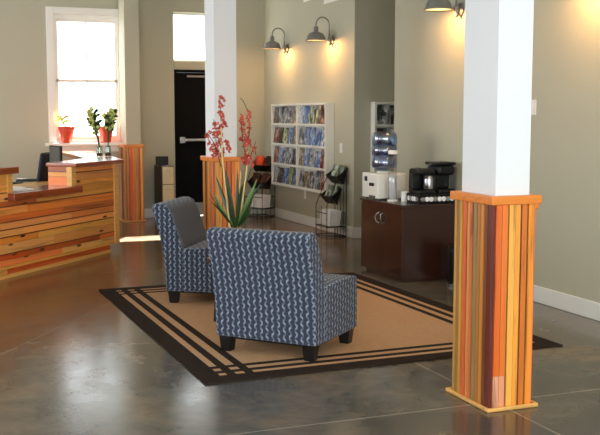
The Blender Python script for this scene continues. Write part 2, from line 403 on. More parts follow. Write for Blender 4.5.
# door_1
dr = bpy.data.objects.new('door_1', None); COL.objects.link(dr); dr.location = ((DX0 + DX1) / 2, YF, 0)
struct(dr, 'black exit door with silver push bar', 'door')
MB().box(-hw + .04, hw - .04, .03, .08, .01, 2.14).build('leaf', M['blackdoor'], dr, bevel=.004)
MB().box(-hw, -hw + .04, 0, .16, 0, 2.185).box(hw - .04, hw, 0, .16, 0, 2.185).box(-hw + .04, hw - .04, 0, .16, 2.145, 2.185).build('door_frame', M['blackdoor'], dr)
mb = MB().box(-hw + .07, -hw + .15, -.05, .03, 1.1, 1.19).box(hw - .15, hw - .07, -.05, .03, 1.1, 1.19).box(-hw + .15, hw - .15, -.06, -.02, 1.125, 1.165)
mb.build('push_bar', M['steel'], dr, bevel=.006)
MB().box(-hw + .2, hw - .3, -.03, .03, 2.07, 2.1).build('door_closer', M['galv'], dr, bevel=.004)
MB().box(-hw + .05, hw - .05, .024, .03, .02, .2).build('kick_plate', M['steel'], dr)
# head trim between door and transom
struct(MB().box(DX0, DX1, YF - .012, YF - .001, 2.2, 2.3).build('trim_1', M['wall']), 'painted strip between black door and transom', 'trim')
# street windows, plus unseen side windows added for fill light, plain frames with panes
for k, (a, c_) in enumerate(((-4.35, -2.05), (-1.15, 1.15), (1.95, 4.25))):
    o = bpy.data.objects.new('window_%d' % (3 + k), None); COL.objects.link(o); o.location = ((a + c_) / 2, -3.6, .4); struct(o, 'large shop window in the street side wall', 'window')
    MB().box(-1.15, -1.08, -.1, .05, 0, 2.7).box(1.08, 1.15, -.1, .05, 0, 2.7).box(-1.08, 1.08, -.1, .05, 2.62, 2.7).box(-1.08, 1.08, -.1, .05, 0, .08).build('frame', M['trim'], o)
for k, a in enumerate((-.7, 3.8, 8.0, 11.0)):
    o = bpy.data.objects.new('window_%d' % (6 + k), None); COL.objects.link(o); o.location = (-5.1, a + 1.2, .8); struct(o, 'unseen window added in the left wall for fill light', 'window')
    MB().box(-.1, .05, -1.2, -1.13, 0, 2.2).box(-.1, .05, 1.13, 1.2, 0, 2.2).box(-.1, .05, -1.13, 1.13, 2.13, 2.2).box(-.1, .05, -1.13, 1.13, 0, .07).build('frame', M['trim'], o)

# ------------------------------------------------------------------ rug
rug = MB().box(-HX, HX, -HY, HY, 0, .009).build('area_rug', M['rug'], loc=((RX0 + RX1) / 2, (RY0 + RY1) / 2, .001), rotz=R(.9))
tag(rug, 'tan sisal rug with dark brown striped border under the chairs', 'rug')

# ------------------------------------------------------------------ wood wrapped columns
def strips(mb, axis, a0, a1, d, out, pattern, z0, z1, gap=.003):
    """vertical strips along axis from a0 to a1; d = face plane; out = +-1 outward thickness"""
    tot = sum(p[0] for p in pattern); a = a0
    for wd, c, pr in pattern:
        e = a + (a1 - a0) * wd / tot; mb.col = lin(c)
        lo, hi = min(a, e) + gap / 2, max(a, e) - gap / 2; t = .016 + pr
        if axis == 'x': mb.box(lo, hi, min(d, d + out * t), max(d, d + out * t), z0, z1)
        else: mb.box(min(d, d + out * t), max(d, d + out * t), lo, hi, z0, z1)
        a = e
FRONT = [(1.0, (214, 100, 36), .004), (1.0, (222, 116, 44), .003), (.16, (60, 24, 10), -.006), (1.05, (240, 170, 76), .004), (.9, (230, 152, 60), .002), (.2, (80, 36, 12), -.008), (.9, (202, 112, 46), .002), (.15, (70, 30, 10), -.006), (1.05, (232, 142, 52), .005)]
LEFT = [(.75, (104, 40, 30), .004), (.15, (50, 20, 10), -.006), (.7, (124, 68, 36), .001), (.55, (206, 134, 56), .005), (.15, (60, 30, 12), -.006), (.6, (180, 116, 58), .002), (.75, (158, 126, 76), .003), (.2, (60, 30, 14), -.006), (.6, (210, 120, 70), .004), (.5, (226, 146, 82), .002), (.15, (80, 40, 20), -.005), (.75, (216, 104, 58), .003), (.2, (70, 34, 16), -.006), (.45, (222, 160, 66), .003), (.5, (160, 116, 62), .001), (.15, (60, 40, 16), -.006), (.5, (190, 140, 74), .004)]
def jig(pat, k):
    rr = random.Random(k); q = []
    for wd, c, p in pat:
        f = rr.uniform(.9, 1.12); q.append((wd * rr.uniform(.8, 1.25), tuple(min(255, v * f) for v in c), p))
    if k: rr.shuffle(q)
    return q
def column(name, label, x0, x1, y0, y1, ztop, k, shaft_mat, zc=1.057, wm='plank_v'):
    cx, cy = (x0 + x1) / 2, (y0 + y1) / 2; hx, hy = (x1 - x0) / 2, (y1 - y0) / 2
    t = thing(name, label, 'column', (cx, cy, 0))
    sx_, sy_ = hx - .034, hy - .034
    MB().box(-sx_, sx_, -sy_, sy_, 0, ztop).build('shaft', shaft_mat, t, bevel=.003)
    mb = MB(); h = hx - .021; g = hy - .021
    z0 = .001
    if k == 0:
        strips(mb, 'x', -h, h, -g, -1, FRONT, .18, zc)
        low = [(w_, c_, p_) for w_, c_, p_ in FRONT]
        low[0] = (1.0, (228, 160, 122), .002); low[1] = (1.0, (224, 150, 112), .001)
        strips(mb, 'x', -h, h, -g, -1, low, z0, .18)
        strips(mb, 'y', -g - .012, g, -h, -1, LEFT, z0, zc)
    else:
        strips(mb, 'x', -h, h, -g, -1, jig(FRONT, k), z0, zc)
        strips(mb, 'y', -g - .012, g, -h, -1, jig(LEFT, k), z0, zc)
    strips(mb, 'x', -h, h, g, 1, jig(FRONT, k + 11), z0, zc)
    strips(mb, 'y', -g, g, h, 1, jig(LEFT, k + 12), z0, zc)
    mb.build('strip_cladding', M[wm], t)
    e = .012; c = MB()
    c.box(-hx - e, hx + e, -hy - e, -sy_ - .001, zc, zc + .045).box(-hx - e, hx + e, sy_ + .001, hy + e, zc, zc + .045)
    c.box(-hx - e, -sx_ - .001, -sy_ - .001, sy_ + .001, zc, zc + .045).box(sx_ + .001, hx + e, -sy_ - .001, sy_ + .001, zc, zc + .045)
    c.build('cap_trim', M['capwood'], t, bevel=.005)
    if k == 0: MB().box(hx - .0, hx + .022, -hy + .03, -hy + .075, zc - .03, zc).build('loose_block', M['capwood'], t)
    c = MB(); e = .018; z1 = .022
    c.box(-hx - e, hx + e, -hy - e, -g - .022, 0, z1).box(-hx - e, hx + e, g + .022, hy + e, 0, z1).box(-hx - e, -h - .022, -g - .022, g + .022, 0, z1).box(h + .022, hx + e, -g - .022, g + .022, 0, z1)
    o = c.build('base_trim', M['palewood'], t, bevel=.006)
    return t
column('wood_clad_column', 'near white column with striped reclaimed wood wrap and orange cap', 2.645, 2.915, 4.135, 4.53, ZC, 0, M['column'])
column('wood_clad_column', 'far white column wrapped in orange wood strips, behind the red flowers', 2.635, 2.93, 9.1, 9.49, ZC, 3, M['column'])
column('wood_clad_pilaster', 'striped wood clad pilaster beside the window, painted wall colour above', 2.67, 2.945, 13.66, YF - .03, ZC, 5, M['wall'], wm='plank_p')

# ------------------------------------------------------------------ reception desk
P0 = Vector((.631, 9.216)); ang = R(48.7); U = Vector((math.cos(ang), math.sin(ang))); Nn = Vector((-U.y, U.x))
desk = thing('reception_desk', 'long reception desk faced in horizontal orange and brown planks', 'desk', (P0.x, P0.y, 0), ang)
def st2(p):            # world xy -> desk local
    d = Vector(p) - P0; return (d.dot(U), d.dot(Nn))
Bs = 2.02; Cc = (2.11, .0); Rr = st2((2.20, 13.6)); Ri = st2((1.75, 13.6)); Rj = st2((1.75, 11.75))
rd = random.Random(21)
PAL = [(240, 168, 86), (234, 154, 72), (242, 174, 94), (228, 144, 66), (222, 132, 56), (236, 160, 80), (210, 112, 46), (238, 166, 88), (190, 88, 34), (230, 150, 70), (234, 158, 76)]
def planks(s0, s1, z0, z1, seed, tm=0):
    mb = MB(); r = random.Random(seed); z = z0
    while z < z1 - 1e-3:
        h = min(r.choice((.05, .06, .075, .075, .09)), z1 - z)
        if z1 - z - h < .02: h = z1 - z
        s = s0
        while s < s1 - 1e-3:
            e = min(s1, s + r.uniform(.9, 2.2))
            if s1 - e < .3: e = s1
            mb.col = lin(tuple(min(255, v * r.uniform(.93, 1.07)) for v in r.choice(PAL)))
            mb.box(s + .001, e - .001, tm - .002 - r.uniform(0, .004), tm + .03, z + .0012, z + h - .0012); s = e
        z += h
        if r.random() < .5 and z < z1 - .04:      # thin dark accent lath
            mb.col = lin((104, 38, 14)); mb.box(s0, s1, tm - .001, tm + .03, z, z + .009); z += .009
    return mb
SL = -2.6
mb = planks(SL, 1.93, .035, .11, 2)
mb2 = planks(SL, Bs, .11, .715, 4); mb.v += [tuple(v) for v in []]
n0 = len(mb.v); mb.v += mb2.v; mb.f += [tuple(i + n0 for i in f) for f in mb2.f]; mb.c += mb2.c
mb.build('front_planks', M['plank_h'], desk)
mb = planks(1.27, Bs, .715, .98, 9); mb.build('raised_planks', M['plank_h'], desk)
mb = planks(SL, .15, .715, .97, 12); mb.build('raised_planks', M['plank_h'], desk)
# raised end face by the opening (planks facing the opening)
o = planks(0, .27, .785, .98, 17).build('opening_planks', M['plank_h'], desk); o.location = (1.238, .30, 0); o.rotation_euler.z = -PI / 2
# carcass, return wall, worktop
mb = MB(); mb.col = lin((200, 130, 66))
mb.prism([(SL, .03), (1.9, .03), (1.9, .1), (SL, .1)], 0, .715)
mb.prism([(1.9, .03), (Bs + .02, .03), (Bs + .02, .1), (1.9, .1)], .1, .98)
mb.prism([(1.27, .03), (Bs - .01, .03), (Bs - .05, .33), (1.27, .30)], .715, .98)
mb.prism([(SL, .03), (.13, .03), (.13, .33), (SL, .33)], .715, .97)
mb.prism([(1.93, .12), Rr, (Rr[0] - .06, Rr[1] + .05), (1.86, .16)], 0, .98)
mb.build('carcass', M['plank_h'], desk)
mb = MB()
mb.prism([(SL, -.012), (1.93, -.012), (1.93, .03), (SL, .03)], 0, .035); mb.build('base_strip', M['palewood'], desk)
mb = MB().box(1.19, 1.27, -.016, .05, .785, .98); mb.build('corner_post', M['palewood'], desk, bevel=.004)
mb = MB().box(.14, .215, -.016, .33, .785, .97); mb.build('corner_post', M['palewood'], desk, bevel=.004)
mb = MB().box(Bs, Cc[0], -.02, .09, .085, .98); mb.build('end_post', M['palewood'], desk, bevel=.004)
MB().box(.15, 1.30, -.075, .34, .715, .785).build('counter_top', M['counterwood'], desk, bevel=.006)
MB().box(SL, .255, -.06, .37, .97, 1.03).build('ledge_top', M['counterwood'], desk, bevel=.006)
Ce = (Cc[0] + .05, -.06)
lp = [(1.20, -.06), Ce, (Rr[0] + .03, Rr[1]), Ri, st2((1.75, 11.25)), (1.75, .40), (1.45, .34), (1.20, .30)]
MB().prism(lp, .98, 1.02).build('ledge_top', M['counterwood'], desk, bevel=.005)
MB().prism([(SL, .36), (1.6, .36), st2((1.70, 11.7)), st2((1.20, 11.7)), (1.2, 1.05), (SL, 1.05)], .70, .735).build('work_surface', M['palewood'], desk, bevel=.003)
for s in (-2.4, -.6, 1.05):
    MB().box(s, s + .03, .36, 1.0, 0, .70).build('support_panel', M['palewood'], desk)
def dw(s, t, z=0): p = P0 + U * s + Nn * t; return (p.x, p.y, z)

# things on the desk
def paper(loc, rz, label, n=6, sz=(.28, .2)):
    mb = MB(); r = random.Random(int(loc[0] * 100))
    for k in range(n):
        a = r.uniform(-.12, .12); mb.M = Matrix.Translation((r.uniform(-.01, .01), r.uniform(-.01, .01), k * .0022)) @ Matrix.Rotation(a, 4, 'Z')
        mb.box(-sz[0] / 2, sz[0] / 2, -sz[1] / 2, sz[1] / 2, 0, .0018)
    return tag(mb.build('paper_stack', M['paper'], loc=loc, rotz=rz), label, 'paper')
paper(dw(.50, .16, .786), ang, 'loose stack of white papers on the lower reception counter')
paper(dw(.42, .66, .736), ang + .2, 'white papers on the work surface beside the office chair', 10, (.5, .3))
paper(dw(.95, .60, .736), ang - .3, 'white papers on the work surface nearest the raised ledge', 14, (.42, .3))
# computer monitor on the work surface, seen almost edge-on
mo = thing('computer_monitor', 'black computer monitor seen obliquely behind the raised desk ledge', 'monitor', (1.45, 11.34, .736), R(-80))
MB().lathe([(.10, 0), (.10, .012), (.03, .02)], n=20).build('stand_base', M['black'], mo)
MB().box(-.02, .02, -.015, .015, .018, .2).build('stand_neck', M['black'], mo)
MB().box(-.2, .2, -.035, -.005, .15, .43).build('screen_housing', M['black'], mo, bevel=.006)
MB().box(-.185, .185, -.037, -.0355, .165, .415).build('screen', M['darkgrey'], mo)
# office chair
oc = thing('office_chair', 'dark navy office chair behind the lower reception counter', 'office chair', (1.10, 12.0, 0), R(-115))
MB().box(-.24, .24, -.24, .24, .44, .52).build('seat', M['navy'], oc, bevel=.03)
mb = MB(); mb.M = Matrix.Translation((0, .25, .56)) @ Matrix.Rotation(R(-10), 4, 'X'); mb.box(-.22, .22, -.03, .03, 0, .52); mb.build('backrest', M['navy'], oc, bevel=.025)
for s in (-1, 1):
    MB().tube([(s * .24, 0, .46), (s * .30, 0, .5), (s * .30, .02, .70)], .014).box(s * .30 - .035, s * .30 + .035, -.16, .12, .70, .735).build('armrest', M['black'], oc)
MB().lathe([(.03, .08), (.03, .44)], n=12).build('gas_column', M['black'], oc)
for k in range(5):
    a = 2 * PI * k / 5; MB().tube([(0, 0, .1), (.28 * math.cos(a), .28 * math.sin(a), .07)], .02, r1=.013).lathe([(.022, 0), (.028, .02), (.022, .05)], c=(.28 * math.cos(a), .28 * math.sin(a), 0), n=10).build('leg', M['black'], oc)

# two vases of cut stems on the ledge
def leafblade(mb, p0, p1, wd, droop=0.0, n=7, fold=.25, up=(0, 0, 1)):
    p0, p1 = Vector(p0), Vector(p1); d = p1 - p0; side = d.cross(Vector(up))
    if side.length < 1e-4: side = Vector((1, 0, 0))
    side.normalize(); nor = side.cross(d).normalized(); vs = []; fs = []
    for j in range(n + 1):
        t = j / n; c = p0 + d * t + Vector((0, 0, droop * (4 * t * (1 - t)))) ; wv_ = wd * math.sin(PI * min(1, .12 + t * .88)) ** .7 if t < 1 else 0.0005
        vs += [c - side * wv_, c - nor * wv_ * fold, c + side * wv_]
    for j in range(n):
        a = j * 3; fs += [(a, a + 1, a + 4, a + 3), (a + 1, a + 2, a + 5, a + 4)]
    vs2 = [tuple(v) for v in vs]
    mb.raw(vs2, fs)
def solid(o, t=.0015):
    s = o.modifiers.new('solid', 'SOLIDIFY'); s.thickness = t; return o
def stem_vase(loc, label, seed, h, d0, d1):
    t = thing('flower_vase', label, 'vase', loc, 0); r = random.Random(seed)
    mb = MB().lathe([(.032, 0), (.038, .01), (.038, .07), (.030, .11), (.034, .13), (.031, .13), (.027, .11), (.034, .07), (.034, .012), (.0, .012)], n=20, caps=False)
    mb.build('glass_vase', M['vase'], t, smooth=True)
    MB().lathe([(.0, .013), (.032, .013), (.032, .045), (.0, .045)], n=16, caps=False).build('pebble_fill', M['soil'], t)
    for k in range(5):
        dx = r.uniform(d0, d1); dy = r.uniform(-.05, .05); hh = h * r.uniform(.75, 1)
        pts = [(dx * q * q * .9, dy * q, .02 + hh * q) for q in (0, .25, .5, .75, 1)]
        MB().tube(pts, .006, 6, .003).build('stem', M['leaf'], t)
        mb = MB()
        for j in range(20):
            a = r.uniform(0, 2 * PI); q = r.uniform(.6, 1.08); l_ = r.uniform(.04, .075)
            c = Vector((dx * q * q * .9, dy * q, .02 + hh * q)); leafblade(mb, c, c + Vector((l_ * math.cos(a), l_ * math.sin(a), r.uniform(.0, .05))), .02, .006, 4, up=(r.uniform(-1, 1), -1, r.uniform(-.5, .5)))
        solid(mb.build('foliage', M['palebud' if k % 3 else 'leaf'], t))
    return t
stem_vase((1.955, 11.50, 1.021), 'left glass vase of green stems on the desk ledge', 3, .50, -.13, -.01)
stem_vase((2.065, 11.56, 1.021), 'right glass vase of green stems on the desk ledge', 5, .50, .0, .12)

# red pots on the window sill
def red_pot(x, label, seed, lean, h):
    t = thing('potted_plant', label, 'plant', (x, YF - .06, WZ0 + .001)); t.scale = (1.08, 1.08, 1.06); r = random.Random(seed)
    MB().lathe([(.062, 0), (.098, .17), (.108, .172), (.112, .222), (.098, .222), (.092, .18), (.0, .18)], n=28).build('pot', M['terracotta'], t, smooth=False, bevel=.003)
    MB().lathe([(.0, .185), (.088, .185)], n=20, caps=False).build('soil', M['soil'], t)
    for k in range(3):
        dx = lean * r.uniform(.3, 1); pts = [(dx * q, r.uniform(-.02, 0), .18 + h * q * r.uniform(.9, 1)) for q in (0, .4, 1)]
        MB().tube(pts, .005, 6, .002).build('stem', M['leaflight'], t)
    mb = MB()
    for k in range(7):
        a = r.uniform(-PI, 0) if k % 2 else r.uniform(0, PI) ; q = r.uniform(.3, 1); c = Vector((lean * q, -.01, .19 + h * q))
        leafblade(mb, c, c + Vector((.09 * math.cos(a), -.05 * abs(math.sin(a)), r.uniform(-.02, .07))), .02, .015, 5, up=(0, -1, .4))
    solid(mb.build('foliage', M['leafpale'], t))
red_pot(1.935, 'red pot with a small pale green plant at the left of the sill', 2, -.06, .14)
red_pot(2.49, 'red pot with a taller leafy plant at the right of the sill', 9, .03, .27)

# ------------------------------------------------------------------ slipper chairs
def slipper_chair(name, label, loc, rz):
    """local +x = facing, base from x -.3 to .3, width .71"""
    t = thing(name, label, 'chair', loc, rz, 'patterned slipper chairs on the rug'); W = .355
    def extr(prof, y0, y1):
        n = len(prof); mb = MB()
        mb.raw([(p[0], y0, p[1]) for p in prof] + [(p[0], y1, p[1]) for p in prof],
               [tuple(range(n)), tuple(range(n, 2 * n))[::-1]] + [(i, (i + 1) % n, n + (i + 1) % n, n + i) for i in range(n)])
        return mb
    back = [(-.30, .10), (-.305, .25), (-.325, .42), (-.358, .58), (-.392, .70), (-.41, .75), (-.405, .782), (-.375, .80), (-.325, .80), (-.28, .778), (-.25, .72), (-.222, .63), (-.175, .50), (-.165, .44), (-.165, .10)]
    extr(back, -W, W).build('backrest', M['fabric'], t, bevel=.014, uv=True, seg=3)
    inner = [(-.262, .755), (-.241, .72), (-.213, .63), (-.166, .50), (-.156, .452), (-.176, .452), (-.186, .50), (-.233, .63), (-.265, .72)]
    extr(inner, -W + .028, W - .028).build('inner_back_panel', M['greyfabric'], t, bevel=.003)['label'] = 'plain grey inner back panel'
    seat = [(-.163, .10), (-.163, .44), (-.10, .448), (.05, .458), (.24, .456), (.315, .445), (.332, .415), (.332, .25), (.33, .10)]
    extr(seat, -W + .002, W - .002).build('seat', M['fabric'], t, bevel=.012, uv=True, seg=3)
    MB().box(-.27, .27, -W + .03, W - .03, .085, .1).build('underside', M['black'], t)
    for sx_ in (-1, 1):
        for sy_ in (-1, 1):
            cx, cy = (.275 if sx_ > 0 else -.25), sy_ * (W - .06); mb = MB(); a, b_ = .042, .032
            mb.raw([(cx - b_, cy - b_, 0), (cx + b_, cy - b_, 0), (cx + b_, cy + b_, 0), (cx - b_, cy + b_, 0), (cx - a, cy - a, .10), (cx + a, cy - a, .10), (cx + a, cy + a, .10), (cx - a, cy + a, .10)],
                   [(0, 3, 2, 1), (4, 5, 6, 7), (0, 1, 5, 4), (1, 2, 6, 5), (2, 3, 7, 6), (3, 0, 4, 7)])
            mb.build('leg', M['leg'], t, bevel=.004)
    return t
slipper_chair('slipper_chair', 'nearer slipper chair in blue link fabric, its back towards the viewer', (2.166, 5.790, .010), R(41.8))
slipper_chair('slipper_chair', 'farther slipper chair in blue link fabric, facing right with plain grey inner back', (2.223, 7.649, .010), R(-32.5))

# ------------------------------------------------------------------ side table with orchid
tb = thing('side_table', 'small dark side table between the two slipper chairs', 'side table', (2.13, 6.79, .011))
MB().lathe([(.0, .42), (.20, .42), (.205, .43), (.205, .445), (.20, .45), (.0, .45)], n=36, caps=False).build('table_top', M['tabletop'], tb, smooth=False)
for k in range(4):
    a = R(205 + 90 * k); c, s_ = math.cos(a), math.sin(a)
    MB().tube([(.20 * c, .20 * s_, 0), (.15 * c, .15 * s_, .42)], .011, 10, .02).build('leg', M['leg'], tb)

PL = Vector((2.14, 6.80, .461))
orch = thing('potted_orchid', 'tall arrangement of coral red blossoms and dark blade leaves in a pot', 'flowers', tuple(PL))
MB().lathe([(.065, 0), (.09, .13), (.095, .14), (.085, .14), (.08, .125), (.0, .125)], n=28).build('pot', M['black'], orch)
MB().lathe([(.0, .128), (.079, .128)], n=20, caps=False).build('soil', M['soil'], orch)
CR = Vector((math.cos(YAW), -math.sin(YAW), 0)); CF = Vector((math.sin(YAW), math.cos(YAW), 0))
rp = random.Random(5)
def pp(x, y, dep=0):     # position in the arrangement: right / up / away, measured from its foot, metres
    return CR * ((x - 235.5) / 136.0) + CF * dep + Vector((0, 0, .13 + (238 - y) / 135.5))
def stake(pts, r0=.0075, mat='stake', nm='stake'):
    MB().tube([pp(*p) for p in pts], r0, 8, r0 * .6).build(nm, M[mat], orch)
stake([(230, 228, -.01), (227, 195, -.02), (223, 155, -.03), (222, 120, -.02)])
stake([(239, 228, .01), (243, 195, .03), (248, 160, .04), (247, 128, .03)])
stake([(236, 228, .03), (238, 200, .05), (241, 170, .06)], .006)
for pts in ([(223, 150, -.03), (222, 120, -.01), (221, 98, .0)], [(222, 165, -.03), (216, 142, -.06), (209, 131, -.08)], [(223, 150, -.02), (217, 130, .02), (214, 118, .04)],
            [(247, 150, .04), (250, 128, .05), (249, 112, .06), (243, 99, .08), (240, 97, .09)], [(247, 160, .03), (243, 138, 0), (242, 118, -.02)], [(248, 162, .03), (253, 148, .05), (256, 140, .06)]):
    stake(pts, .0035, 'twig', 'twig')
# blade leaves
LV = [(234, 226, 214, 190, .028, -.05), (233, 226, 213, 199, .022, -.10), (234, 224, 216, 174, .030, .03), (235, 224, 226, 170, .026, -.05), (236, 224, 224, 164, .020, .08),
      (237, 224, 238, 166, .026, .0), (237, 222, 258, 176, .028, -.05), (238, 222, 262, 181, .022, .05), (238, 224, 253, 197, .028, -.09), (238, 226, 252, 205, .026, .07),
      (236, 226, 243, 182, .028, -.07), (235, 226, 229, 185, .030, -.08), (234, 226, 222, 208, .024, .09), (236, 226, 246, 170, .018, .1), (235, 226, 209, 189, .012, -.02)]
for k, (x0, y0, x1, y1, wd, dp) in enumerate(LV):
    mb = MB(); leafblade(mb, pp(x0, y0), pp(x1, y1, dp), wd * .5, -.012 + .03 * (k % 3 == 1), 9, .35, up=tuple(CF + CR * (.5 * math.sin(k * 2.3)) + Vector((0, 0, .3 * math.cos(k)))))
    solid(mb.build('leaf', M['leaf' if k % 6 else 'leafmid'], orch))
# blossoms : shared meshes, each blossom a part
def blossom_mesh(seed):
    mb = MB(); r = random.Random(seed)
    for k in range(5):
        a = 2 * PI * k / 5 + r.uniform(-.2, .2); l_ = r.uniform(.020, .028)
        leafblade(mb, (0, 0, 0), (l_ * math.cos(a), l_ * math.sin(a), r.uniform(.004, .016)), .009, .003, 3)
    o = mb.build('blossom', M['petal'], orch); solid(o, .002); return o
def heart(o):
    return MB().lathe([(.0, 0), (.005, .003), (.004, .012), (.0, .014)], n=8, caps=False).build('blossom_heart', M['petalheart'], o)
protos = [blossom_mesh(k) for k in range(3)]
for q in protos: heart(q)
spots = []
def along(pts, n, spread):
    for k in range(n):
        t = k / max(1, n - 1) * (len(pts) - 1); i = min(int(t), len(pts) - 2); f = t - i
        a, b_ = pts[i], pts[i + 1]
        spots.append((a[0] + (b_[0] - a[0]) * f + rp.uniform(-spread, spread), a[1] + (b_[1] - a[1]) * f + rp.uniform(-1.5, 1.5), rp.uniform(-.05, .06)))
along([(221, 96), (222.5, 110), (223, 125)], 13, 2.6)
along([(223, 124), (225, 140), (226, 154)], 16, 4)
along([(208, 132), (212, 143), (217, 152)], 12, 2.5)
along([(215, 121), (217, 134), (219, 150)], 12, 3)
along([(243, 116), (243, 130), (243, 139)], 9, 2.6)
along([(249, 112), (250, 125), (249, 136)], 8, 2.2)
along([(250, 138), (251, 148), (250, 160)], 18, 5)
along([(243, 158), (250, 162)], 6, 3)
for k, (x, y, dp) in enumerate(spots):
    o = protos[k] if k < 3 else copy_tree(protos[k % 3], orch)
    o.location = pp(x, y, dp); o.rotation_euler = (rp.uniform(.4, 2.2), rp.uniform(-.6, .6), rp.uniform(-PI, PI)); s_ = rp.uniform(.75, 1.15); o.scale = (s_, s_, s_)

# ------------------------------------------------------------------ magazine racks
def mag_rack(name, label, loc, rz, width, cols, rows, z0, z1, dep=.12):
    """local: back on y=0 plane, opens towards -y, x from 0 to width"""
    t = thing(name, label, 'magazine rack', loc, rz)
    f = MB(); e = .03
    f.box(0, e, -dep, 0, z0, z1).box(width - e, width, -dep, 0, z0, z1).box(e, width - e, -dep, 0, z1 - e, z1).box(e, width - e, -dep, 0, z0, z0 + e)
    f.build('frame', M['laminate'], t, bevel=.002)
    MB().box(e, width - e, -.008, 0, z0 + e, z1 - e).build('back_panel', M['laminate'], t)
    cw = (width - e) / cols; rh = (z1 - z0 - e) / rows; cells = []
    for c in range(1, cols): MB().box(c * cw, c * cw + e, -dep, -.008, z0 + e, z1 - e).build('divider', M['laminate'], t)
    for r_ in range(rows):
        for c in range(cols):
            x0, x1 = c * cw + e, (c + 1) * cw; zb = z0 + e + r_ * rh - (0 if r_ == 0 else 0)
            if r_ > 0: MB().box(x0, x1, -dep, -.008, zb - .014, zb).build('shelf', M['laminate'], t)
            MB().box(x0, x1, -dep, -dep + .004, zb, zb + .012).build('shelf_lip', M['laminate'], t)
            cells.append((r_, c, x0, x1, zb, rh))
    return t, cells
magproto = {}
def magazine(kind, loc, rz, tilt, hgt, wid, label, group):
    nm, mat = COVERS[kind]
    key = kind
    if key not in magproto:
        me = MB().box(-.5, .5, -.004, .004, 0, 1).build('magazine', mat); magproto[key] = me; o = me
    else:
        o = magproto[key].copy(); COL.objects.link(o)
    o.scale = (wid, 1, hgt); o.rotation_euler = (tilt, 0, rz); o.location = loc
    tag(o, label, 'magazine', group); return o
ORD = ['first', 'second', 'third', 'fourth', 'fifth', 'sixth']
def fill(cells, org, rz, rows, cols, where, group, dep=.12, per=5, rowsel=None, seed=1):
    r = random.Random(seed); c_, s_ = math.cos(rz), math.sin(rz)
    names = ['bottom', 'third', 'second', 'top'] if rows == 4 else ['bottom', 'top']
    cn = ['left', 'right'] if cols == 2 else ['']
    for (ri, ci, x0, x1, zb, rh) in cells:
        if rowsel and ri not in rowsel: continue
        n = per; wd = (x1 - x0) / n
        for k in range(n):
            kind = r.choice([0, 1, 2, 3, 4, 5, 6, 1, 3]); hgt = r.uniform(.79, .93) * rh; mw = wd * r.uniform(.75, .98)
            lx = x0 + wd * (k + .5); ly = -dep + .018
            cell = ('%s %s cell' % (names[ri], cn[ci])).replace('  ', ' ').strip() if cols == 2 else '%s shelf' % names[ri]
            label = '%s magazine, %s from left, %s, %s' % (COVERS[kind][0], ORD[k], cell, where)
            magazine(kind, (org[0] + lx * c_ - ly * s_, org[1] + lx * s_ + ly * c_, zb + .001), rz, -R(r.uniform(6, 9)), hgt, mw, label, group)
# rack on rear right wall: local +x must run towards -Y (left far -> right near), opening towards -X
W1 = 13.50 - 11.44
t, cells = mag_rack('magazine_rack', 'large white two-column magazine rack on the tan wall below the lamps', (XR - .002, 13.50, 0), -PI / 2, W1, 2, 4, .50, 1.672)
fill(cells, (XR - .002, 13.50), -PI / 2, 4, 2, 'large white rack', 'magazines in the large wall rack', per=5, seed=4)
t, cells = mag_rack('magazine_rack', 'white magazine rack in the recess behind the water bottle', (5.15, YP - .002, 0), 0, .60, 1, 4, .50, 1.672)
fill(cells, (5.15, YP - .002), 0, 4, 1, 'white rack behind the water bottle', 'magazines in the recess rack', per=3, seed=8)

